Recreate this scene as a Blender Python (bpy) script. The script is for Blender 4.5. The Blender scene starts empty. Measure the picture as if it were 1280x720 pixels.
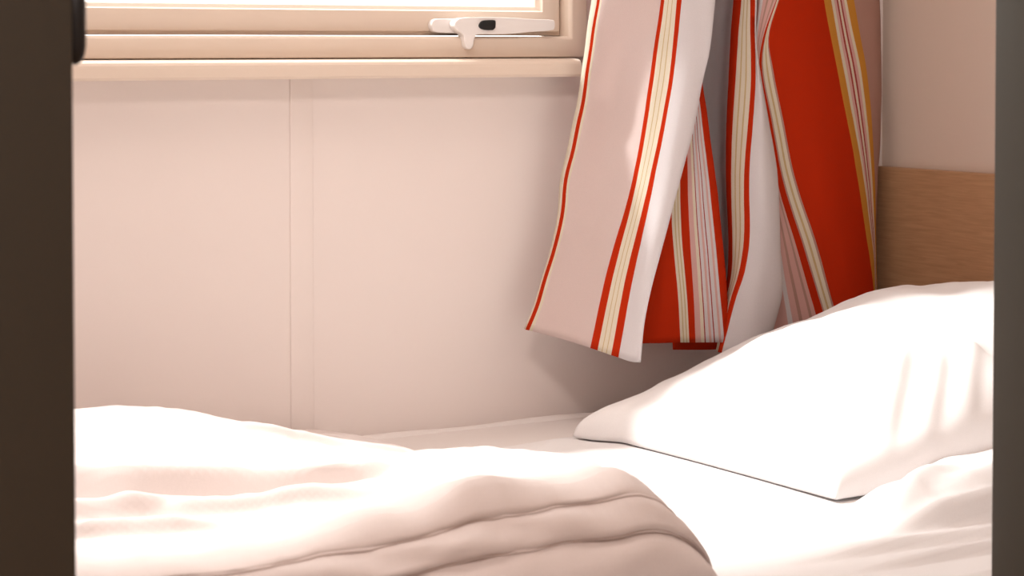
import bpy, bmesh, math, random
from mathutils import Vector, noise
import numpy as np

random.seed(4)
S = bpy.context.scene
COL = S.collection
S.view_settings.view_transform = 'Standard'
S.view_settings.look = 'None'
S.view_settings.gamma = 1.0
S.view_settings.use_curve_mapping = False
S.view_settings.exposure = 0.40

# ------------------------------------------------------------------ camera
F = 2750.0                      # focal length in pixels of a 1280 wide frame
YAW = math.radians(32)
PITCH = math.radians(2.0)
CAM = Vector((0.0, -2.29, 0.961))
HORIZON = 56.0
SHIFT = -((360 - HORIZON) - F * math.tan(PITCH)) / 1280.0
f_ = Vector((math.sin(YAW) * math.cos(PITCH), math.cos(YAW) * math.cos(PITCH), -math.sin(PITCH)))
r_ = Vector((math.cos(YAW), -math.sin(YAW), 0))
u_ = r_.cross(f_)

def ray(px, py):
    return f_ + r_ * ((px - 640) / F) + u_ * ((360 - py + SHIFT * 1280) / F)

def on_y(px, py, y):            # point of that sight line on the vertical plane at distance y from the window wall
    d = ray(px, py)
    return CAM + d * ((y - CAM.y) / d.y)

cam = bpy.data.cameras.new('camera')
cam.sensor_width = 36.0
cam.lens = 36.0 * F / 1280.0
cam.shift_y = SHIFT
cam.clip_start = 0.05
cam.dof.use_dof = True
cam.dof.focus_distance = 2.6
cam.dof.aperture_fstop = 13.0
co = bpy.data.objects.new('camera', cam)
COL.objects.link(co)
co.location = CAM
co.rotation_euler = f_.to_track_quat('-Z', 'Y').to_euler()
S.camera = co

# ------------------------------------------------------------------ materials
def nodes(name):
    m = bpy.data.materials.new(name)
    m.use_nodes = True
    nt = m.node_tree
    return m, nt, nt.nodes['Principled BSDF'], nt.nodes['Material Output']

def noise_bump(nt, bsdf, scale, strength, dist=0.001, detail=3):
    tc = nt.nodes.new('ShaderNodeTexCoord')
    n = nt.nodes.new('ShaderNodeTexNoise')
    n.inputs['Scale'].default_value = scale
    n.inputs['Detail'].default_value = detail
    b = nt.nodes.new('ShaderNodeBump')
    b.inputs['Strength'].default_value = strength
    b.inputs['Distance'].default_value = dist
    nt.links.new(tc.outputs['Object'], n.inputs['Vector'])
    nt.links.new(n.outputs['Fac'], b.inputs['Height'])
    nt.links.new(b.outputs['Normal'], bsdf.inputs['Normal'])
    return tc, n

def plain(name, col, rough=0.6, bump=0.0, scale=60, var=0.03, spec=0.4):
    m, nt, b, out = nodes(name)
    b.inputs['Roughness'].default_value = rough
    b.inputs['Specular IOR Level'].default_value = spec
    tc = nt.nodes.new('ShaderNodeTexCoord')
    n = nt.nodes.new('ShaderNodeTexNoise')
    n.inputs['Scale'].default_value = 7
    n.inputs['Detail'].default_value = 4
    mx = nt.nodes.new('ShaderNodeMix'); mx.data_type = 'RGBA'
    mx.inputs[6].default_value = (*[c * (1 - var) for c in col], 1)
    mx.inputs[7].default_value = (*[min(1, c * (1 + var)) for c in col], 1)
    nt.links.new(tc.outputs['Object'], n.inputs['Vector'])
    nt.links.new(n.outputs['Fac'], mx.inputs[0])
    nt.links.new(mx.outputs[2], b.inputs['Base Color'])
    if bump:
        noise_bump(nt, b, scale, bump)
    return m

def cotton(name, col, trans=0.3, weave=900):
    """woven cloth: diffuse mixed with translucency, fine weave bump"""
    m = bpy.data.materials.new(name); m.use_nodes = True
    nt = m.node_tree; nt.nodes.clear()
    out = nt.nodes.new('ShaderNodeOutputMaterial')
    d = nt.nodes.new('ShaderNodeBsdfDiffuse'); t = nt.nodes.new('ShaderNodeBsdfTranslucent')
    mx = nt.nodes.new('ShaderNodeMixShader'); mx.inputs[0].default_value = trans
    tc = nt.nodes.new('ShaderNodeTexCoord')
    n = nt.nodes.new('ShaderNodeTexNoise'); n.inputs['Scale'].default_value = weave; n.inputs['Detail'].default_value = 2
    c = nt.nodes.new('ShaderNodeMix'); c.data_type = 'RGBA'
    c.inputs[6].default_value = (*[x * 0.95 for x in col], 1)
    c.inputs[7].default_value = (*[min(1, x * 1.05) for x in col], 1)
    b = nt.nodes.new('ShaderNodeBump'); b.inputs['Strength'].default_value = 0.15; b.inputs['Distance'].default_value = 0.0006
    L = nt.links
    L.new(tc.outputs['Object'], n.inputs['Vector'])
    L.new(n.outputs['Fac'], c.inputs[0]); L.new(n.outputs['Fac'], b.inputs['Height'])
    for s in (d, t):
        L.new(c.outputs[2], s.inputs['Color']); L.new(b.outputs['Normal'], s.inputs['Normal'])
    L.new(d.outputs[0], mx.inputs[1]); L.new(t.outputs[0], mx.inputs[2])
    L.new(mx.outputs[0], out.inputs['Surface'])
    return m

def wood(name):
    m, nt, b, out = nodes(name)
    tc = nt.nodes.new('ShaderNodeTexCoord')
    mp = nt.nodes.new('ShaderNodeMapping')
    mp.inputs['Scale'].default_value = (14, 9, 130)
    n = nt.nodes.new('ShaderNodeTexNoise'); n.inputs['Scale'].default_value = 2.2; n.inputs['Detail'].default_value = 6
    n.inputs['Distortion'].default_value = 0.6
    cr = nt.nodes.new('ShaderNodeValToRGB')
    cr.color_ramp.elements[0].position = 0.3; cr.color_ramp.elements[0].color = (0.38, 0.22, 0.115, 1)
    cr.color_ramp.elements[1].position = 0.75; cr.color_ramp.elements[1].color = (0.49, 0.295, 0.16, 1)
    L = nt.links
    L.new(tc.outputs['Object'], mp.inputs['Vector']); L.new(mp.outputs[0], n.inputs['Vector'])
    L.new(n.outputs['Fac'], cr.inputs[0]); L.new(cr.outputs[0], b.inputs['Base Color'])
    b.inputs['Roughness'].default_value = 0.55
    return m

def glass(name):
    m = bpy.data.materials.new(name); m.use_nodes = True
    nt = m.node_tree; nt.nodes.clear()
    out = nt.nodes.new('ShaderNodeOutputMaterial')
    t = nt.nodes.new('ShaderNodeBsdfTransparent'); t.inputs[0].default_value = (0.97, 0.985, 0.975, 1)
    g = nt.nodes.new('ShaderNodeBsdfGlossy'); g.inputs['Roughness'].default_value = 0.02
    mx = nt.nodes.new('ShaderNodeMixShader'); mx.inputs[0].default_value = 0.06
    nt.links.new(t.outputs[0], mx.inputs[1])
    nt.links.new(g.outputs[0], mx.inputs[2]); nt.links.new(mx.outputs[0], out.inputs[0])
    return m

M = dict(
    panel=plain('wall_panel', (0.87, 0.79, 0.755), 0.55, 0.05, 300, 0.012),
    strip=plain('joint_strip', (0.868, 0.788, 0.752), 0.5, 0, 60, 0.01),
    beige=plain('beige_wall', (0.65, 0.545, 0.465), 0.6, 0.08, 200, 0.02),
    ceiling=plain('ceiling_paint', (0.82, 0.75, 0.70), 0.7, 0.05, 200, 0.02),
    floor=wood('floor_laminate'),
    frame=plain('cream_frame', (0.80, 0.68, 0.575), 0.4, 0, 60, 0.015),
    dark=plain('dark_brown_frame', (0.052, 0.047, 0.036), 0.55, 0.1, 120, 0.06),
    black=plain('black_plastic', (0.012, 0.013, 0.014), 0.35),
    handle=plain('white_plastic', (0.88, 0.85, 0.83), 0.35, 0, 60, 0.01),
    glass=glass('window_glass'),
    wood=wood('headboard_oak'),
    base=plain('bed_base_laminate', (0.55, 0.42, 0.32), 0.5),
    metal=plain('rail_metal', (0.7, 0.68, 0.66), 0.4),
    shade=plain('lamp_opal', (0.9, 0.87, 0.82), 0.4),
    linen=cotton('white_linen', (0.82, 0.795, 0.79), 0.08),
    duvet=cotton('duvet_cotton', (0.74, 0.665, 0.64), 0.04),
    piping=cotton('duvet_piping', (0.70, 0.62, 0.595), 0.03),
    pillow=cotton('pillow_cotton', (0.83, 0.80, 0.795), 0.08),
    mattress=cotton('mattress_ticking', (0.80, 0.755, 0.735), 0.02),
)
STR = {k: cotton('curtain_' + n, c, t) for k, n, c, t in (
    ('w', 'white', (0.85, 0.82, 0.83), 0.4),
    ('s', 'shell', (0.86, 0.74, 0.71), 0.42),
    ('r', 'red', (0.54, 0.034, 0.008), 0.2),
    ('c', 'cream', (0.86, 0.79, 0.65), 0.3),
    ('t', 'tan', (0.66, 0.52, 0.28), 0.25),
    ('p', 'pink', (0.78, 0.50, 0.46), 0.3),
    ('m', 'mauve', (0.56, 0.34, 0.28), 0.3),
    ('o', 'orange', (0.68, 0.32, 0.055), 0.25),
    ('d', 'maroon', (0.42, 0.07, 0.06), 0.2),
)}

# ------------------------------------------------------------------ helpers
def mesh_obj(name, bm, mat, parent=None, smooth=False):
    me = bpy.data.meshes.new(name)
    bmesh.ops.recalc_face_normals(bm, faces=bm.faces)
    bm.to_mesh(me); bm.free()
    for mm in (mat if isinstance(mat, list) else [mat]):
        me.materials.append(mm)
    if smooth:
        for p in me.polygons:
            p.use_smooth = True
    o = bpy.data.objects.new(name, me)
    COL.objects.link(o)
    if parent:
        o.parent = parent
        o.matrix_parent_inverse = parent.matrix_world.inverted()
    return o

def box(bm, x0, x1, y0, y1, z0, z1):
    vs = [bm.verts.new((x, y, z)) for x in (x0, x1) for y in (y0, y1) for z in (z0, z1)]
    for f in ((0, 1, 3, 2), (4, 6, 7, 5), (0, 4, 5, 1), (2, 3, 7, 6), (0, 2, 6, 4), (1, 5, 7, 3)):
        bm.faces.new([vs[i] for i in f])
    return bm

def bevel(o, w, seg=3):
    b = o.modifiers.new('bevel', 'BEVEL'); b.width = w; b.segments = seg; b.limit_method = 'ANGLE'
    for p in o.data.polygons:
        p.use_smooth = True
    return o

def box_obj(name, x0, x1, y0, y1, z0, z1, mat, parent=None, bev=0.0):
    o = mesh_obj(name, box(bmesh.new(), x0, x1, y0, y1, z0, z1), mat, parent)
    if bev:
        bevel(o, bev)
    return o

def empty(name, loc, kind=None, label=None, cat=None):
    o = bpy.data.objects.new(name, None)
    o.empty_display_size = 0.05
    COL.objects.link(o)
    o.location = loc
    bpy.context.view_layer.update()
    tag(o, label, cat, kind)
    return o

def tag(o, label=None, cat=None, kind=None):
    if label: o['label'] = label
    if cat: o['category'] = cat
    if kind: o['kind'] = kind
    return o

def prism(bm, pts, axis, a, b):
    """extrude an outline (2D points) along an axis from a to b"""
    def P(p, q):
        return {'x': (q, p[0], p[1]), 'y': (p[0], q, p[1]), 'z': (p[0], p[1], q)}[axis]
    lo = [bm.verts.new(P(p, a)) for p in pts]
    hi = [bm.verts.new(P(p, b)) for p in pts]
    n = len(pts)
    bm.faces.new(lo); bm.faces.new(hi)
    for i in range(n):
        bm.faces.new((lo[i], lo[(i + 1) % n], hi[(i + 1) % n], hi[i]))
    return bm

def tube(bm, pts, rad, seg=8):
    rings = []
    n = len(pts)
    for i, p in enumerate(pts):
        t = (Vector(pts[min(i + 1, n - 1)]) - Vector(pts[max(i - 1, 0)])).normalized()
        a = t.cross(Vector((0, 0, 1)))
        if a.length < 1e-4:
            a = t.cross(Vector((0, 1, 0)))
        a.normalize(); b = t.cross(a)
        rings.append([bm.verts.new(Vector(p) + (a * math.cos(q) + b * math.sin(q)) * rad)
                      for q in (2 * math.pi * k / seg for k in range(seg))])
    for r0, r1 in zip(rings, rings[1:]):
        for k in range(seg):
            bm.faces.new((r0[k], r0[(k + 1) % seg], r1[(k + 1) % seg], r1[k]))
    bm.faces.new(rings[0]); bm.faces.new(rings[-1])
    return bm

def grid_mesh(bm, P, close_u=False):
    """P[i][j] -> quads"""
    V = [[bm.verts.new(p) for p in row] for row in P]
    F_ = []
    for i in range(len(V) - 1):
        for j in range(len(V[0]) - 1):
            F_.append(bm.faces.new((V[i][j], V[i][j + 1], V[i + 1][j + 1], V[i + 1][j])))
    return V, F_

def interp(ctrl, t):
    """smooth (monotone-ish Catmull-Rom) interpolation of [(t, v), ...]"""
    n = len(ctrl)
    if t <= ctrl[0][0]:
        (a, va), (b, vb) = ctrl[0], ctrl[1]
        return va + (vb - va) * (t - a) / (b - a)
    if t >= ctrl[-1][0]:
        (a, va), (b, vb) = ctrl[-2], ctrl[-1]
        return va + (vb - va) * (t - a) / (b - a)
    for i in range(n - 1):
        if ctrl[i][0] <= t <= ctrl[i + 1][0]:
            break
    x0, y0 = ctrl[i]; x1, y1 = ctrl[i + 1]
    h = x1 - x0
    def slope(k):
        if k == 0: return (ctrl[1][1] - ctrl[0][1]) / (ctrl[1][0] - ctrl[0][0])
        if k == n - 1: return (ctrl[-1][1] - ctrl[-2][1]) / (ctrl[-1][0] - ctrl[-2][0])
        return (ctrl[k + 1][1] - ctrl[k - 1][1]) / (ctrl[k + 1][0] - ctrl[k - 1][0])
    m0, m1 = slope(i) * h, slope(i + 1) * h
    s = (t - x0) / h
    return (2*s**3 - 3*s*s + 1) * y0 + (s**3 - 2*s*s + s) * m0 + (-2*s**3 + 3*s*s) * y1 + (s**3 - s*s) * m1

def sm(a, b, x):
    t = min(1, max(0, (x - a) / (b - a)))
    return t * t * (3 - 2 * t)

def fbm(x, y, z=0.0, s=1.0):
    return noise.fractal(Vector((x * s, y * s, z)), 1.0, 2.0, 4)

def ridge(x, y, a, b, w, h, taper=0.3):
    """height of a soft cloth fold along the segment a-b"""
    ax, ay = a; bx, by = b
    dx, dy = bx - ax, by - ay
    L2 = dx * dx + dy * dy
    t = ((x - ax) * dx + (y - ay) * dy) / L2
    tc = min(1, max(0, t))
    px, py = ax + dx * tc, ay + dy * tc
    d = math.hypot(x - px, y - py)
    e = sm(0, taper, tc) * sm(0, taper, 1 - tc) if 0 <= t <= 1 else 0
    return h * math.exp(-(d / w) ** 2) * e

def fold(x, y, a, b, h, back, front):
    """one-sided cloth fold along a-b: swells up from behind, then drops off sharply on the side right of a->b"""
    dx, dy = b[0] - a[0], b[1] - a[1]
    L = math.hypot(dx, dy)
    t = ((x - a[0]) * dx + (y - a[1]) * dy) / (L * L)
    d = ((x - a[0]) * dy - (y - a[1]) * dx) / L
    if t <= 0 or t >= 1:
        return 0.0
    d += 0.004 * math.sin(t * 9 + a[0] * 40)
    return h * sm(0, 0.35, t) * sm(0, 0.35, 1 - t) * sm(-back, 0, d) * (1 - sm(0, front, d))

# ------------------------------------------------------------------ the room
XL, XR = -1.2, 2.03           # left / right wall faces
YB, YP0, YP1, YC = 0.0, -1.00, -1.06, -3.4   # window wall, partition (two faces), corridor back wall
ZC = 2.35
MT = 0.50                     # mattress top
WX0, WX1, WZ0, WZ1 = -0.20, 1.535, 0.935, 2.13     # window opening

bm = bmesh.new()
box(bm, XL - 0.1, WX0, YB, YB + 0.08, 0, ZC)
box(bm, WX1, XR + 0.1, YB, YB + 0.08, 0, ZC)
box(bm, WX0, WX1, YB, YB + 0.08, 0, WZ0)
box(bm, WX0, WX1, YB, YB + 0.08, WZ1, ZC)
tag(mesh_obj('wall_back', bm, M['panel']), kind='structure')
tag(box_obj('wall_right', XR, XR + 0.08, YC, YB, 0, ZC, M['beige']), kind='structure')
tag(box_obj('wall_left', XL - 0.08, XL, YC, YB, 0, ZC, M['panel']), kind='structure')
tag(box_obj('floor', XL - 0.1, XR + 0.1, YC - 0.1, YB + 0.1, -0.05, 0, M['floor']), kind='structure')
tag(box_obj('ceiling', XL - 0.1, XR + 0.1, YC - 0.1, YB + 0.1, ZC, ZC + 0.05, M['ceiling']), kind='structure')
tag(box_obj('wall_corridor', XL - 0.1, XR + 0.1, YC - 0.08, YC, 0, ZC, M['beige']), kind='structure')

# doorway in the partition: opening DX0..DX1
DX0 = on_y(94, 400, YP1).x
DX1 = on_y(1240.5, 400, YP0).x
DZ = 2.02
bm = bmesh.new()
box(bm, XL, DX0 - 0.10, YP1 + 0.006, YP0 - 0.006, 0, ZC)
box(bm, DX1 + 0.10, XR, YP1 + 0.006, YP0 - 0.006, 0, ZC)
box(bm, DX0 - 0.10, DX1 + 0.10, YP1 + 0.006, YP0 - 0.006, DZ + 0.08, ZC)
tag(mesh_obj('wall_front', bm, M['panel']), kind='structure')
dr = empty('door_1', ((DX0 + DX1) / 2, YP1, 0), kind='structure')
box_obj('jamb', DX0 - 0.10, DX0, YP1, YP0, 0, DZ, M['dark'], dr, 0.002)
box_obj('jamb', DX1, DX1 + 0.10, YP1, YP0, 0, DZ, M['dark'], dr, 0.002)
box_obj('lintel', DX0 - 0.10, DX1 + 0.10, YP1, YP0, DZ, DZ + 0.08, M['dark'], dr, 0.002)
# black hinge knuckle on the reveal of the left jamb, its rounded lower end in view
p = on_y(107, 60, YP1 + 0.012)
zb = on_y(100, 82, YP1 + 0.012).z
rad = 0.0065
bm = bmesh.new()
prof = [(0.0, 0.0), (0.55, 0.002), (0.85, 0.006), (1, 0.012), (1, 0.05), (0.9, 0.0505), (0.9, 0.0525), (1, 0.053), (1, 0.088), (0.85, 0.094), (0.55, 0.098), (0, 0.1)]
rings = []
for q, (rr, zz) in enumerate(prof):
    rings.append([bm.verts.new((p.x - rad + rad * max(rr, .02) * math.cos(a), YP1 + 0.012 + rad * max(rr, .02) * math.sin(a), zb + zz))
                  for a in (2 * math.pi * k / 16 for k in range(16))])
for a, b in zip(rings, rings[1:]):
    for k in range(16):
        bm.faces.new((a[k], a[(k + 1) % 16], b[(k + 1) % 16], b[k]))
bm.faces.new(rings[0]); bm.faces.new(rings[-1])
box(bm, DX0 - 0.001, DX0 + 0.0015, YP1 + 0.012, YP0 - 0.01, zb + 0.003, zb + 0.097)
tag(mesh_obj('hinge', bm, M['black'], dr, True), label='black hinge knuckle')

# flat cover strip over the joint between two wall panels
sx0, sx1 = on_y(362.5, 300, 0).x, on_y(391, 300, 0).x
tag(box_obj('trim_1', sx0, sx1, -0.0016, 0.0, 0.3, 0.925, M['strip'], None, 0.0007), kind='structure')

# ------------------------------------------------------------------ window
win = empty('window_1', ((WX0 + WX1) / 2, 0, WZ0), kind='structure')
zs_top = on_y(480, 75.0, -0.034).z      # top of the sill nose
zs_bot = on_y(480, 98, -0.034).z
prof = [(0.075, zs_top + 0.004), (-0.027, zs_top + 0.0005), (-0.0308, zs_top - 0.0005), (-0.0338, zs_top - 0.0025), (-0.0355, zs_top - 0.0055),
        (-0.036, zs_top - 0.009), (-0.036, zs_bot + 0.003), (-0.034, zs_bot), (0.0, zs_bot), (0.0, WZ0 - 0.001), (0.075, WZ0 - 0.001)]
bm = prism(bmesh.new(), prof, 'x', WX0 - 0.03, on_y(726, 85, -0.034).x)
mesh_obj('window_sill', bm, M['frame'], win)

zo1 = on_y(480, 45, -0.012).z          # top of the outer frame's bottom member
zr1 = on_y(480, 5.5, 0.008).z          # top of the sash's bottom rail
fx1 = WX1                              # right side of outer frame
fx_in = on_y(704, 30, -0.012).x
fw = fx1 - fx_in

def ring_frame(bm, x0, x1, z0, z1, w, prof):
    """mitred rectangular frame; prof: list of (inset 0..1 of w, y) around the section"""
    rings = []
    for (sx, sz, cx, cz) in ((1, 1, x0, z0), (-1, 1, x1, z0), (-1, -1, x1, z1), (1, -1, x0, z1)):
        rings.append([bm.verts.new((cx + sx * w * q, y, cz + sz * w * q)) for q, y in prof])
    n = len(prof)
    for i in range(4):
        a, b = rings[i], rings[(i + 1) % 4]
        for k in range(n):
            bm.faces.new((a[k], a[(k + 1) % n], b[(k + 1) % n], b[k]))
    return bm
w_o = zo1 - (zs_top + 0.0015)
bm = ring_frame(bmesh.new(), WX0, fx1, zs_top + 0.0015, WZ1, w_o,
                [(0, 0.06), (0, -0.004), (0.05, -0.012), (0.86, -0.012), (1.0, -0.008), (1.0, 0.010), (1.0, 0.06)])
bevel(mesh_obj('window_frame', bm, M['frame'], win), 0.0012, 2)
sx_0, sx_1, sz_0, sz_1 = WX0 + w_o + 0.001, fx1 - w_o - 0.001, zo1 + 0.001, WZ1 - w_o - 0.001
w_s = zr1 - sz_0
bm = ring_frame(bmesh.new(), sx_0, sx_1, sz_0, sz_1, w_s,
                [(0, 0.055), (0, 0.010), (0.10, 0.010), (0.13, 0.004), (0.80, 0.004), (0.83, 0.009), (0.97, 0.012), (1.0, 0.018), (1.0, 0.055)])
sash = bevel(mesh_obj('sash', bm, M['frame'], win), 0.001, 2)
box_obj('pane', sx_0 + w_s - 0.004, sx_1 - w_s + 0.004, 0.030, 0.034, sz_0 + w_s - 0.004, sz_1 - w_s + 0.004, M['glass'], sash)

# the handle on the sash's bottom rail
YH = -0.004
def hp(px, py, y=YH):
    q = on_y(px, py, y); return (q.x, q.z)
hd = empty('handle', (hp(580, 33)[0], 0.004, hp(580, 33)[1]))
hd.parent = win; hd.matrix_parent_inverse = win.matrix_world.inverted()
hd['label'] = 'white window handle with black button'
def smooth_loop(pts, it=2):
    for _ in range(it):
        q = []
        for i in range(len(pts)):
            a, b = pts[i], pts[(i + 1) % len(pts)]
            q += [(a[0] * .75 + b[0] * .25, a[1] * .75 + b[1] * .25), (a[0] * .25 + b[0] * .75, a[1] * .25 + b[1] * .75)]
        pts = q
    return pts
o = smooth_loop([hp(*q) for q in ((538, 31), (541, 24), (550, 23), (605, 23), (605, 42), (548, 41.5), (540, 39))])
bevel(mesh_obj('base_plate', prism(bmesh.new(), o, 'y', -0.006, 0.004), M['handle'], hd), 0.0015)
o = [hp(*q, y=-0.014) for q in ((566, 27), (572, 22.5), (588, 21.5), (640, 22), (660, 24), (688, 24.5), (690.5, 27), (690.5, 35), (688, 38.5), (660, 40), (635, 42.5), (606, 43),
                        (594, 43), (590.5, 46), (589.5, 51), (588.5, 58), (585.5, 61.5), (581.5, 61.5), (578.5, 58), (577.5, 51), (576.5, 43.5), (571, 39), (567, 36), (565, 32))]
o = smooth_loop(o, 1)
bevel(mesh_obj('lever', prism(bmesh.new(), o, 'y', -0.020, -0.0065), M['handle'], hd), 0.003, 4)
o = smooth_loop([hp(*q, y=-0.022) for q in ((598.5, 32), (602, 26), (608, 25), (618.5, 25), (620, 27), (619, 37.5), (608, 38), (601, 36))], 1)
bevel(mesh_obj('button', prism(bmesh.new(), o, 'y', -0.0225, -0.019), M['black'], hd), 0.001)

# ------------------------------------------------------------------ curtain
# fabric columns from left to right: stripe code, [(height row, position)], [(row, distance off the wall)]
def shifted(c, dx):
    return [(y, x + dx) for y, x in c]
P1R = [(0, 893), (60, 886), (100, 877), (160, 866), (220, 851), (328, 822), (400, 806), (453, 800)]
P2R = [(0, 868), (100, 877), (150, 884), (220, 893), (250, 897), (364, 908), (428, 911)]
P3L = [(0, 917), (110, 910), (220, 907.5), (300, 911), (340, 910), (370, 906), (430, 900)]
WE = [(0, 945.5), (46, 945), (85, 949), (150, 960), (220, 971), (320, 975.5), (365, 977), (400, 970), (440, 958)]
C = []   # (code, position ctrl, depth ctrl, hem row)
def colm(code, pos, dep, hem):
    C.append((code, pos, dep, hem))
colm('c', [(0, 738), (83, 728), (133, 720), (213, 703), (317, 686), (411, 655)], [(0, .060), (220, .050), (411, .045)], 411)
colm('r', [(0, 745), (83, 733), (133, 725), (213, 708), (317, 688.5), (412, 656.5)], [(0, .066), (220, .055), (411, .047)], 412)
colm('c', [(0, 748.5), (83, 737), (133, 729.5), (213, 712.5), (317, 693), (413, 661)], [(0, .069), (220, .058), (411, .050)], 413)
colm('s', [(0, 751), (83, 740), (133, 732.5), (213, 715.5), (317, 696), (414, 665)], [(0, .072), (220, .060), (411, .052)], 414)
colm('s', [(0, 788), (100, 776), (220, 754), (328, 730), (426, 703)], [(0, .098), (100, .083), (160, .078), (220, .083), (426, .09)], 424)
colm('r', [(0, 826), (100, 812), (220, 792), (328, 762), (434, 738)], [(0, .118), (220, .120), (434, .125)], 435)
def group(c0, c1, d0, d1, h0, h1, pat):
    """several thin stripes between two columns: pat = [(code, fraction where it begins)]"""
    for code, f in pat:
        colm(code, [(y, interp(c0, y) * (1 - f) + interp(c1, y) * f) for y, _ in c0],
             [(y, interp(d0, y) * (1 - f) + interp(d1, y) * f) for y, _ in d0], h0 * (1 - f) + h1 * f)
group([(0, 830.5), (100, 817), (220, 797.5), (328, 771), (437, 747)], [(0, 846), (100, 836), (220, 813), (328, 787), (443, 764)],
      [(0, .122), (220, .126), (434, .132)], [(0, .134), (220, .14), (434, .148)], 438, 444,
      [('c', 0), ('t', .3), ('c', .36), ('t', .62), ('c', .68)])
colm('r', [(0, 846), (100, 836), (220, 813), (328, 787), (443, 764)], [(0, .134), (220, .14), (434, .148)], 444)
colm('w', [(0, 852), (100, 841), (220, 819), (328, 796), (447, 773)], [(0, .138), (220, .145), (434, .155)], 447)
colm('w', [(0, 875), (60, 867), (100, 860), (220, 837), (328, 810), (452, 788)], [(0, .148), (220, .16), (434, .17)], 452)
colm('w', P1R, [(0, .150), (220, .162), (434, .178)], 453)
colm('w', shifted(P1R, -6), [(0, .132), (220, .140), (434, .150)], 451)
colm('w', shifted(P1R, -28), [(0, .100), (220, .105), (434, .110)], 442)
colm('r', [(0, 845), (110, 838), (250, 818), (428, 800)], [(0, .080), (220, .085), (434, .095)], 430)
colm('r', [(0, 838), (110, 838), (250, 830), (428, 826)], [(0, .085), (220, .096), (434, .105)], 429)
group([(0, 834), (110, 842), (270, 840), (364, 847), (428, 850)], [(0, 842), (110, 850), (270, 851), (364, 858), (428, 861)],
      [(0, .085), (220, .100), (434, .108)], [(0, .086), (220, .103), (434, .111)], 428, 428,
      [('c', 0), ('t', .3), ('c', .42), ('t', .66), ('c', .78)])
colm('r', [(0, 842), (110, 850), (270, 851), (364, 858), (428, 861)], [(0, .086), (220, .103), (434, .111)], 428)
group([(0, 848), (110, 857), (270, 861), (364, 866.5), (428, 869)], [(0, 862), (100, 871), (220, 885), (364, 900), (428, 905)],
      [(0, .087), (220, .105), (434, .113)], [(0, .088), (220, .108), (434, .116)], 428, 428,
      [('p', 0), ('c', .20), ('d', .32), ('w', .36), ('p', .48), ('w', .56), ('d', .64), ('w', .68), ('p', .82), ('w', .90)])
colm('r', [(0, 862), (100, 871), (220, 885), (364, 900), (428, 905)], [(0, .088), (220, .108), (434, .116)], 428)
colm('r', P2R, [(0, .085), (220, .105), (434, .112)], 429)
colm('r', shifted(P2R, -5), [(0, .070), (220, .082), (434, .085)], 436)
colm('r', shifted(P2R, -70), [(0, .060), (220, .066), (434, .068)], 437)
colm('w', shifted(P2R, -16), [(0, .030), (220, .030), (434, .030)], 436)
colm('w', [(0, 892), (110, 888), (220, 889), (300, 893), (430, 896)], [(0, .026), (220, .026), (434, .026)], 434)
colm('w', [(0, 908), (110, 901), (220, 900), (300, 904), (370, 901), (430, 894)], [(0, .040), (220, .040), (434, .040)], 434)
colm('r', P3L, [(0, .084), (220, .084), (434, .085)], 436)
group([(0, 927), (110, 918.5), (220, 914), (300, 916), (340, 915), (370, 909), (430, 897)], [(0, 938), (110, 938), (220, 930), (300, 930), (340, 924), (370, 915), (430, 900)],
      [(0, .098), (220, .096), (434, .097)], [(0, .108), (220, .113), (434, .112)], 437, 440,
      [('c', 0), ('t', .26), ('c', .36), ('t', .62), ('c', .72)])
colm('r', [(0, 938), (110, 938), (220, 930), (300, 930), (340, 924), (370, 915), (430, 900)], [(0, .108), (220, .113), (434, .112)], 440)
colm('w', [(0, 944), (110, 944), (220, 936.5), (300, 937), (340, 931), (370, 921), (430, 905)], [(0, .112), (220, .118), (434, .118)], 441)
colm('w', [(0, 945), (46, 944.5), (85, 947), (150, 953), (220, 954), (320, 957), (440, 935)], [(0, .112), (220, .128), (320, .126), (434, .13)], 443)
colm('w', WE, [(0, .108), (100, .108), (220, .116), (434, .12)], 443)
colm('w', shifted(WE, -4), [(0, .098), (220, .100), (434, .10)], 443)
colm('p', [(0, 945.5), (46, 944), (85, 944), (220, 955), (320, 958), (440, 958)], [(0, .090), (220, .072), (434, .072)], 440)
group([(0, 950), (46, 945.5), (85, 944), (150, 952), (220, 962), (320, 972), (390, 982), (440, 990)], [(0, 970), (46, 954), (85, 949), (150, 959), (220, 970), (320, 998), (365, 1011), (400, 1021), (440, 1031)],
      [(0, .100), (80, .092), (220, .078), (434, .078)], [(0, .105), (80, .096), (220, .082), (434, .082)], 440, 440,
      [('w', 0), ('p', .16), ('m', .38), ('p', .5), ('m', .75), ('p', .85)])
colm('r', [(0, 970), (46, 954), (85, 949), (150, 959), (220, 970), (320, 998), (365, 1011), (400, 1021), (440, 1031)], [(0, .105), (80, .096), (220, .082), (434, .082)], 440)
group([(0, 971), (46, 956.5), (85, 952), (150, 964), (220, 977), (320, 1007), (365, 1021), (440, 1043)], [(0, 973.5), (46, 961), (85, 966), (150, 979), (220, 993), (320, 1025), (365, 1037), (440, 1060)],
      [(0, .105), (80, .097), (220, .084), (434, .084)], [(0, .106), (80, .10), (220, .088), (434, .088)], 440, 440,
      [('m', 0), ('c', .12), ('t', .40), ('c', .56), ('m', .84)])
colm('r', [(0, 973.5), (46, 961), (85, 966), (150, 979), (220, 993), (320, 1025), (365, 1037), (440, 1060)], [(0, .106), (80, .10), (220, .088), (434, .088)], 440)
colm('r', [(0, 1002), (110, 1010), (220, 1032), (320, 1056), (440, 1078)], [(0, .098), (220, .094), (434, .09)], 440)
colm('o', [(0, 1030), (110, 1050), (220, 1071), (320, 1086), (365, 1091), (440, 1094)], [(0, .082), (220, .076), (434, .07)], 440)
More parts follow.
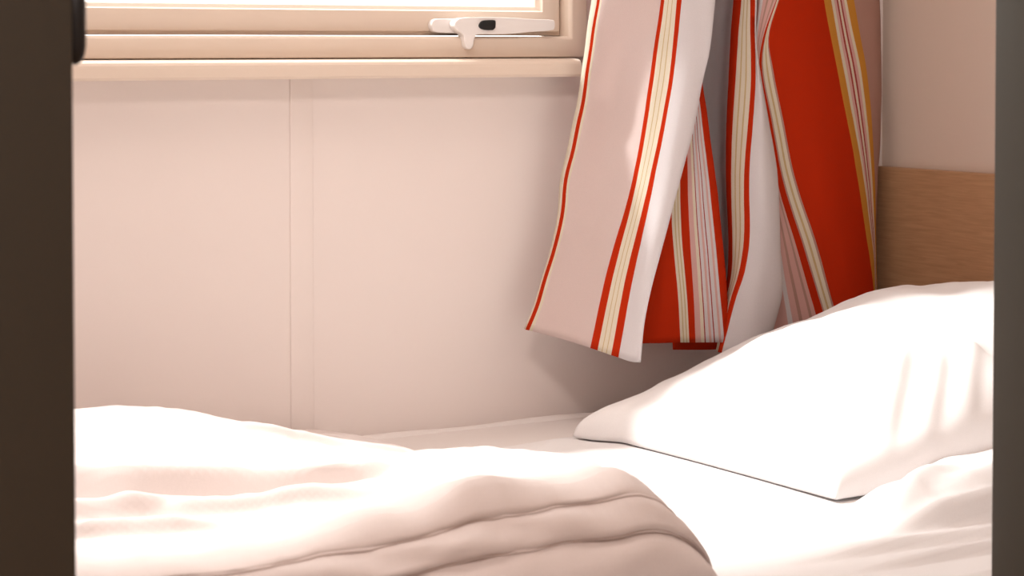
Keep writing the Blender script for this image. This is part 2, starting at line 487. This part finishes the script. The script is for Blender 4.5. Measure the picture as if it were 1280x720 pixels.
group([(0, 1039), (110, 1058), (220, 1079), (320, 1091.5), (365, 1093), (440, 1096)], [(0, 1058), (110, 1079), (220, 1090), (320, 1094), (440, 1097)],
      [(0, .074), (220, .068), (434, .062)], [(0, .062), (220, .056), (434, .052)], 440, 440,
      [('c', 0), ('p', .18), ('d', .34), ('c', .44), ('d', .58), ('p', .68), ('c', .84)])
colm('o', [(0, 1058), (110, 1079), (220, 1090), (320, 1094), (440, 1097)], [(0, .062), (220, .056), (434, .052)], 440)
colm('m', [(0, 1067), (110, 1086), (220, 1093.5), (320, 1095), (440, 1098)], [(0, .054), (220, .050), (434, .047)], 440)
colm('m', [(0, 1093), (110, 1097), (220, 1096.5), (320, 1094.5), (440, 1097)], [(0, .034), (220, .034), (434, .034)], 440)
colm(None, [(0, 1099), (110, 1101), (190, 1099), (230, 1096), (320, 1093.5), (440, 1094)], [(0, .012), (220, .014), (434, .016)], 440)

NR = 46
ROD_Z = 2.19
def column_points(pos, dep, hem):
    pts = []
    for i in range(NR):
        y = -12 + (hem + 12) * i / (NR - 1)
        pts.append(on_y(interp(pos, y), y, -interp(dep, y)))
    return pts
base_cols = [column_points(p, d, h) for _, p, d, h in C]
for k in range(4):                       # the loose leading edge ripples a little
    for i, v in enumerate(base_cols[k]):
        v.x += 0.0007 * math.sin(i * 0.47) + 0.0005 * math.sin(i * 0.9 + 1)
        v.y -= 0.002 * (0.5 + 0.5 * math.sin(i * 0.62 + 1))
# above the frame the cloth runs up to the rail, settling into even gathers
nC = len(C)
for k, c in enumerate(base_cols):
    top = c[0]
    up = []
    for i in range(1, 15):
        a = i / 14
        z = top.z + (ROD_Z - top.z) * a
        e = sm(0, 1, a)
        gx = 1.60 + 0.38 * k / (nC - 1)
        gy = -0.06 - 0.018 * math.sin(k * 0.62)
        up.append(Vector((top.x * (1 - e) + gx * e, top.y * (1 - e) + gy * e, z)))
    base_cols[k] = up[::-1] + c
codes = []
cols = []
for k in range(nC - 1):
    p0 = base_cols[max(k - 1, 0)]; p1 = base_cols[k]; p2 = base_cols[k + 1]; p3 = base_cols[min(k + 2, nC - 1)]
    w = max((a - b).length for a, b in zip(p1, p2))
    n = max(1, min(8, int(w / 0.006)))
    for q in range(n):
        t = q / n
        row = []
        for a, b, c, d in zip(p0, p1, p2, p3):
            # chord-length based tangents keep the thin stripes tidy
            l1 = (c - b).length + 1e-6
            m1 = (c - a) * (l1 / ((c - b).length + (b - a).length + 1e-6))
            m2 = (d - b) * (l1 / ((d - c).length + (c - b).length + 1e-6))
            row.append((2*t**3 - 3*t*t + 1) * b + (t**3 - 2*t*t + t) * m1 + (-2*t**3 + 3*t*t) * c + (t**3 - t*t) * m2)
        cols.append(row); codes.append(C[k][0])
cols.append(base_cols[-1])
# small wrinkles and a wavy hem
for i, c in enumerate(cols):
    for j, v in enumerate(c):
        a = 0.0016 * fbm(v.x * 1.0, v.z * 0.6, 3, 14)
        c[j] = v + Vector((0, a, 0))
keys = list(STR)
bm = bmesh.new()
V = [[bm.verts.new(p) for p in row] for row in cols]
for i in range(len(V) - 1):
    for j in range(len(V[0]) - 1):
        f = bm.faces.new((V[i][j], V[i + 1][j], V[i + 1][j + 1], V[i][j + 1]))
        f.material_index = keys.index(codes[i])
cur = mesh_obj('curtain', bm, [STR[k] for k in keys], None, True)
so = cur.modifiers.new('thickness', 'SOLIDIFY'); so.thickness = 0.0011; so.offset = 0
tag(cur, 'red, white and cream striped cotton curtain gathered in the corner beside the window', 'curtain')
# the rail it hangs from (above the frame)
rail = empty('curtain_rail', (0.8, -0.06, ROD_Z), label='slim metal curtain rail above the window', cat='curtain rail')
mesh_obj('rail', tube(bmesh.new(), [(-0.3, -0.06, ROD_Z + 0.012), (XR - 0.02, -0.06, ROD_Z + 0.012)], 0.009, 12), M['metal'], rail, True)
for x in (-0.25, 0.85, 1.56):
    box_obj('bracket', x - 0.01, x + 0.01, -0.06, 0.0, ROD_Z + 0.014, ROD_Z + 0.03, M['metal'], rail)

# ------------------------------------------------------------------ bed
bed = empty('bed', (1.0, -0.46, 0), label='single bed with oak-look headboard against the right wall', cat='bed')
zh = on_y(1170, 213, -0.35).z
d = ray(1170, 213)
zh = (CAM + d * ((XR - 0.017) / d.x)).z
box_obj('headboard', XR - 0.017, XR - 0.001, -0.95, -0.002, 0.25, zh, M['wood'], bed, 0.002)['label'] = 'wood-grain headboard'
bm = bmesh.new()
box(bm, 0.04, XR - 0.024, -0.93, -0.01, 0.20, 0.355)
bevel(mesh_obj('bed_base', bm, M['base'], bed), 0.006)
for x in (0.12, 1.9):
    for y in (-0.87, -0.08):
        box_obj('leg', x - 0.03, x + 0.03, y - 0.03, y + 0.03, 0, 0.20, M['base'], bed, 0.004)

# mattress, with a rounded border along the wall
MX0, MX1, MY0, MY1 = 0.05, XR - 0.024, -0.93, -0.004
bm = bmesh.new()
box(bm, MX0, MX1, MY0, MY1, 0.356, MT - 0.001)
mat = bevel(mesh_obj('mattress', bm, M['mattress']), 0.018, 4)
tag(mat, 'pale mattress on the bed, bare strip showing along the window wall', 'mattress')
pts = [(MX0 + 0.02 + (MX1 - MX0 - 0.04) * i / 60, MY1 - 0.022, MT - 0.009 + 0.0012 * math.sin(i * 0.9)) for i in range(61)]
mesh_obj('piping', tube(bmesh.new(), pts, 0.012, 12), M['mattress'], mat, True)

# bed sheet: rumpled white cotton over the mattress, hanging a little over the front
SX0, SX1 = 0.30, XR - 0.04
def sheet_z(x, y):
    flat = 1 - sm(1.37, 1.43, x) * sm(-0.69, -0.66, y)
    return 0.002 + (sheet_folds(x, y) - 0.002) * flat
def sheet_folds(x, y):
    under = sm(1.30, 1.18, x) * sm(-0.88, -0.84, y) + sm(1.36, 1.42, x) * sm(-0.69, -0.66, y)
    z = 0.004 + (1 - min(1, under)) * (0.0025 * fbm(x, y, 1, 4.0) + 0.002)
    # bunched cotton in front of the pillow: a thick roll with folds running up to the right
    foot = -0.782 - 0.010 * math.sin((x - 1.3) * 7)
    roll = sm(1.33, 1.42, x) * sm(foot - 0.005, foot + 0.010, y) * sm(-0.668, -0.70, y)
    z += roll * (0.028 + 0.010 * sm(1.36, 1.56, x))
    z += roll * (ridge(x, y, (1.33, -0.775), (1.66, -0.625), 0.018, 0.016, 0.2) + ridge(x, y, (1.42, -0.765), (1.75, -0.70), 0.016, 0.012, 0.2)
                 - ridge(x, y, (1.40, -0.715), (1.64, -0.66), 0.016, 0.010, 0.3) + 0.006 * fbm(x, y, 4, 12))
    z += fold(x, y, (1.18, -0.79), (1.66, -0.84), 0.010, 0.05, 0.008) + fold(x, y, (1.20, -0.845), (1.66, -0.885), 0.010, 0.04, 0.008)
    z += ridge(x, y, (1.22, -0.30), (1.42, -0.17), 0.012, 0.005)
    z += ridge(x, y, (1.20, -0.56), (1.42, -0.46), 0.016, 0.003)
    return max(z, 0.002)
NX, NY = 300, 220
P = []
for i in range(NX + 1):
    x = SX0 + (SX1 - SX0) * i / NX
    row = []
    edge = -0.155 - 0.012 * math.sin(x * 7) - 0.03 * sm(1.0, 1.5, 1.5 - x + 1.0)
    for j in range(NY + 1):
        t = j / NY
        if t < 0.88:
            y = edge + (-0.915 - edge) * t / 0.88
            z = MT + sheet_z(x, y) * sm(0, 0.03, t) + 0.001
        else:                              # roll over the front edge of the mattress
            a = (t - 0.88) / 0.12
            ang = min(1, a * 2.2) * math.pi / 2
            y = -0.915 - 0.022 * math.sin(ang) - 0.004 * sm(0.4, 1, a) * math.sin(x * 24)
            z = MT + 0.005 - 0.022 * (1 - math.cos(ang)) - max(0, a - 0.4545) * 0.16
        row.append((x, y, z))
    P.append(row)
bm = bmesh.new(); grid_mesh(bm, P)
sh = mesh_obj('bed_sheet', bm, M['linen'], None, True)
so = sh.modifiers.new('thickness', 'SOLIDIFY'); so.thickness = 0.001; so.offset = 1
tag(sh, 'rumpled white cotton sheet spread over the mattress under the pillow', 'sheet')

# pillow
PCX, PCY, PA, PB = 1.715, -0.372, 0.288, 0.243
PT = [(-1, 0.026), (-0.9, 0.050), (-0.5, 0.098), (0, 0.145), (0.4, 0.168), (0.7, 0.170), (0.9, 0.146), (1, 0.110)]
def pillow_pt(u, v, top):
    # rounded-square outline whose corners run out to soft points
    x = PCX + PA * u * (1 - 0.035 * (1 - u * u) - 0.045 * (1 - abs(v)) * (u < 0) * 0 - 0.03 * (1 - (v * v)) * (1 if u < 0 else 0))
    y = PCY + PB * v * (1 - 0.04 * (1 - u * u)) - 0.05 * sm(0.45, 1, v) * sm(-0.5, -1, u)
    x -= 0.026 * sm(0.6, 1, v) * sm(-0.7, -1, u)
    e = (1 - abs(v) ** 3.0) ** 0.55
    eu = (1 - max(0, abs(u)) ** 6) ** 0.5
    z0 = 0.018 * sm(0.2, 1.0, u)
    if top:
        T = interp(PT, u)
        lip = 0.025 * (1 - 0.6 * sm(-0.5, 0.8, u))
        z = lip + max(0, T - lip) * e * (eu ** 0.5)
        # wrinkles running in from the near end, and a few along the length
        k = sm(-0.1, -0.95, v)
        z += k * 0.023 * math.sin(23 * u + 4.0 * v + 3 * fbm(u, v, 5, 1.5)) * e * sm(-0.3, 0.35, u)
        z += k * 0.008 * math.sin(11 * u + 3.0 * v) * e * sm(-0.7, 0.2, u)
        z += (fold(u, v, (-0.80, -1.02), (-0.10, -0.28), 0.013, 0.16, 0.035) + fold(u, v, (-0.62, -1.05), (-0.02, -0.44), 0.014, 0.13, 0.035)
              + fold(u, v, (-0.42, -1.05), (0.10, -0.50), 0.013, 0.12, 0.035) + fold(u, v, (-1.0, -0.58), (-0.55, -0.20), 0.005, 0.12, 0.03)
              + fold(u, v, (-0.9, 0.10), (-0.2, 0.30), 0.005, 0.15, 0.04)) * e ** 0.5
        z += 0.009 * fbm(u * 1.0 + v * 0.6, v - u, 2, 1.9) * e
        z += (ridge(u, v, (-0.7, 0.5), (0.15, 0.25), 0.08, 0.006) + ridge(u, v, (-0.75, -0.45), (0.1, -0.15), 0.09, 0.007)
              + ridge(u, v, (-0.6, 0.05), (0.3, 0.0), 0.10, 0.004)) * e
    else:
        z = 0.001 + 0.006 * (1 - e) * 0.4
        z = min(z, 0.012)
    rim = max(0, (max(abs(u), abs(v)) - 0.925) / 0.075)
    if top:
        z = 0.004 + (z - 0.004) * (0.12 + 0.88 * math.sqrt(max(0, 1 - rim ** 2.2)))
    return (x, y, MT + 0.0042 + z + z0 * (0.3 if top else 0))
bm = bmesh.new()
N = 90
def warp(i):
    t = -1 + 2 * i / N
    return math.sin(t * math.pi / 2) * 0.55 + t * 0.45
tops = [[bm.verts.new(pillow_pt(warp(i), warp(j), True)) for j in range(N + 1)] for i in range(N + 1)]
bots = [[bm.verts.new(pillow_pt(warp(i), warp(j), False)) for j in range(N + 1)] for i in range(N + 1)]
for i in range(N):
    for j in range(N):
        bm.faces.new((tops[i][j], tops[i + 1][j], tops[i + 1][j + 1], tops[i][j + 1]))
        bm.faces.new((bots[i][j], bots[i][j + 1], bots[i + 1][j + 1], bots[i + 1][j]))
for i in range(N):
    for j in (0, N):
        bm.faces.new((tops[i][j], bots[i][j], bots[i + 1][j], tops[i + 1][j]))
        bm.faces.new((tops[j][i], bots[j][i], bots[j][i + 1], tops[j][i + 1]))
pil = mesh_obj('pillow', bm, M['pillow'], None, True)
ss = pil.modifiers.new('soft', 'SMOOTH'); ss.factor = 0.5; ss.iterations = 3
tag(pil, 'plump white pillow leaning on the headboard below the curtain', 'pillow')
# loose open end of the pillowcase drooping from the near end
P = []
for i in range(60):
    u = -0.74 + 1.68 * i / 59
    row = []
    for j in range(20):
        t = j / 19
        y = PCY - PB * (1 - 0.04 * (1 - u * u)) + 0.022 - 0.085 * t * sm(-0.78, -0.50, u)
        lip = 0.0225 + 0.022 * sm(-0.8, 0.6, u)
        end = 0.016 + 0.020 * sm(-0.7, 0.0, u)
        g = sm(-0.76, -0.40, u)
        z = MT + 0.007 + g * (-0.007 + lip * (1 - t) + end * t) + g * 0.012 * math.sin(math.pi * t) * (1 + 0.6 * math.sin(u * 8 + 2 * t))
        row.append((PCX + PA * u + 0.015 * t * math.sin(u * 4), y, z))
    P.append(row)
bm = bmesh.new(); grid_mesh(bm, P)
fl = mesh_obj('pillowcase_flap', bm, M['pillow'], pil, True)
so = fl.modifiers.new('thickness', 'SOLIDIFY'); so.thickness = 0.0015; so.offset = 1

# duvet: folded, lying across the foot half of the bed
DXA, DXB = 0.32, 1.185
def duvet_top(x, y):
    """height of the duvet's upper surface above the sheet"""
    a = sm(1.15, 0.75, x)
    back = 0.030 + 0.045 * a                       # rear hump, higher toward the foot
    front = 0.084 - 0.022 * sm(1.0, 0.66, x)       # front crest, lower toward the foot
    back *= 1 - 0.55 * sm(-0.23, -0.04, y)
    k = sm(-0.30, -0.66, y)
    z = back * (1 - k) + front * k
    z += a * 0.012 * math.exp(-((y + 0.26) / 0.12) ** 2)
    # a fold that steps down toward the front
    fade = sm(1.00, 0.90, x)
    ys = -0.43 - 0.50 * (x - 0.72) + 0.010 * math.sin(x * 21) + 0.006 * math.sin(x * 47 + 1)
    st = sm(ys + 0.003, ys - 0.009, y)             # 0 behind the step, 1 in front of it
    z += fade * (0.003 * sm(ys + 0.16, ys + 0.02, y) * (1 - st) - 0.035 * st * sm(ys - 0.16, ys - 0.02, y))
    z += 0.014 * math.exp(-((x - 0.87) / 0.13) ** 2 - ((y + 0.22) / 0.09) ** 2)
    # swellings of the front crest
    z += fold(x, y, (0.58, -0.535), (0.74, -0.60), 0.016, 0.05, 0.008) + fold(x, y, (0.66, -0.565), (0.90, -0.70), 0.013, 0.05, 0.008)
    z += fold(x, y, (0.58, -0.60), (0.76, -0.67), 0.014, 0.04, 0.008) + fold(x, y, (0.90, -0.26), (1.15, -0.32), 0.008, 0.06, 0.012)
    z += ridge(x, y, (0.84, -0.66), (1.02, -0.625), 0.034, 0.008)
    z += ridge(x, y, (0.72, -0.56), (0.92, -0.64), 0.016, 0.006)
    z += ridge(x, y, (0.90, -0.40), (1.12, -0.30), 0.028, 0.006)
    z += ridge(x, y, (0.96, -0.54), (1.12, -0.50), 0.020, 0.006)
    z += ridge(x, y, (0.60, -0.16), (0.95, -0.07), 0.03, 0.007)
    z += 0.004 * fbm(x, y, 7, 7) + 0.0025 * fbm(x, y, 9, 20)
    return max(z, 0.02)
def crest_bump(x):
    return 0.020 * math.exp(-((x - 0.925) / 0.055) ** 2) + 0.007 * math.exp(-((x - 1.06) / 0.04) ** 2) + 0.011 * math.exp(-((x - 0.82) / 0.035) ** 2)
FACE = [(0.0, 1.0), (-.008, .985), (-.015, .96), (-.020, .93), (-.0225, .905), (-.0195, .885), (-.024, .865), (-.031, .81), (-.037, .74), (-.040, .67),
        (-.041, .61), (-.0355, .575), (-.037, .55), (-.045, .50), (-.052, .42), (-.056, .32), (-.057, .21), (-.057, .10), (-.054, .0), (0.02, 0.0)]
NXD, NYD = 260, 240
P = []
seam1, seam2 = [], []
for i in range(NXD + 1):
    s = i / NXD
    s = 1 - (1 - s) ** 1.5
    row = []
    def xe(y):     # right edge of the duvet
        return DXB + 0.018 * math.sin((y + 0.05) * 5.0) - 0.068 * sm(-0.56, -0.80, y) - 0.02 * sm(-0.12, 0, y) + 0.004 * fbm(0, y, 3, 9)
    yf = -0.757 + 0.008 * math.sin(s * 7)
    zc = None
    for j in range(NYD + 1):
        t = j / NYD
        y = -0.018 + (yf + 0.018) * t
        x = DXA + (xe(y) - DXA) * s
        cap = (1 - max(0, min(1, (x - (xe(y) - 0.085)) / 0.085)) ** 2.3) ** 0.5
        e = (1 - max(0, 1 - (-0.018 - y) / 0.07) ** 2.4) ** 0.5
        h = duvet_top(x, y) * cap * e
        h += crest_bump(x) * sm(yf + 0.085, yf + 0.004, y)
        row.append((x, y, MT + 0.0065 + h))
    crest = row[-1][2] - (MT + 0.0065)
    bump = crest_bump(row[-1][0]); crest -= bump
    for q, (dy, fz) in enumerate(FACE):
        x = DXA + (xe(yf + dy) - DXA) * s
        w = 0.004 * fbm(x, q * 0.05, 11, 13) + 0.0025 * math.sin(x * 55 + 3 * math.sin(q * 0.4))
        k = math.sin(math.pi * min(1, q / (len(FACE) - 1)))
        pt = (x, yf + dy * 1.0 + w * k - 0.012 * k * sm(0.9, 1.1, x), MT + 0.0065 + crest * fz + bump * max(0, 1 - q / 4.0))
        row.append(pt)
        if q == 5: seam1.append(Vector(pt) + Vector((0, -0.0012, 0)))
        if q == 11: seam2.append(Vector(pt) + Vector((0, -0.0012, 0)))
    P.append(row)
bm = bmesh.new()
V, _ = grid_mesh(bm, P)
bot = [(bm.verts.new((r[0].co.x, r[0].co.y, MT + 0.0063)), r) for r in V]
for (b0, r0), (b1, r1) in zip(bot, bot[1:]):
    bm.faces.new((b0, b1, r1[0], r0[0]))
    bm.faces.new((b0, b1, r1[-1], r0[-1]))
bm.faces.new([v for v in V[0]] + [bot[0][0]])
du = mesh_obj('duvet', bm, M['duvet'], None, True)
tag(du, 'folded white duvet lying across the foot half of the bed in sunlight', 'duvet')
for sname, sp in (('piping', seam1), ('piping', seam2)):
    mesh_obj(sname, tube(bmesh.new(), [p for p in sp[::3]][:-1], 0.0016, 8), M['piping'], du, True)

# ------------------------------------------------------------------ light
def lamp(name, x, y, power, col, label, size):  # unseen disc lamp with a metal rim, added as fill light
    t = empty(name, (x, y, ZC), label=label, cat='ceiling lamp')
    bm = bmesh.new(); rings = []
    for rr, zz in ((size / 2 + 0.005, 0), (size / 2 + 0.01, -0.01), (size / 2 + 0.005, -0.02), (size / 2 - 0.001, -0.021)):
        rings.append([bm.verts.new((x + rr * math.cos(a), y + rr * math.sin(a), ZC + zz)) for a in (2 * math.pi * k / 32 for k in range(32))])
    for a, b in zip(rings, rings[1:]):
        for k in range(32):
            bm.faces.new((a[k], a[(k + 1) % 32], b[(k + 1) % 32], b[k]))
    mesh_obj('ring', bm, M['metal'], t, True)
    l = bpy.data.lights.new(name + '_light', 'AREA'); l.shape = 'DISK'; l.size = size; l.energy = power; l.color = col
    lo = bpy.data.objects.new('fill_light', l); COL.objects.link(lo)
    lo.location = (x, y, ZC - 0.022)
    lo.parent = t; lo.matrix_parent_inverse = t.matrix_world.inverted()
lamp('fill_lamp', 0.60, -0.66, 6.5, (1.0, 0.84, 0.77), 'large round fill lamp added over the bed, out of view', 0.55)  # added above the view, warm fill for the window wall and bed
lamp('fill_lamp', 0.1, -2.0, 20, (1.0, 0.84, 0.77), 'round fill lamp added in the corridor, out of view', 0.55)  # added on the camera side to brighten window wall and jambs

sd = Vector((0.40, -0.42, -0.80)).normalized()
sun = bpy.data.lights.new('sun', 'SUN'); sun.energy = 3.9; sun.angle = math.radians(4); sun.color = (1.0, 0.975, 0.965)
so = bpy.data.objects.new('sun', sun); COL.objects.link(so)
so.rotation_euler = sd.to_track_quat('-Z', 'Y').to_euler()
so.location = (-2, 3, 5)

w = bpy.data.worlds.new('sky'); S.world = w; w.use_nodes = True
bg = w.node_tree.nodes['Background']
bg.inputs[0].default_value = (1.0, 0.975, 0.965, 1)
bg.inputs[1].default_value = 2.4
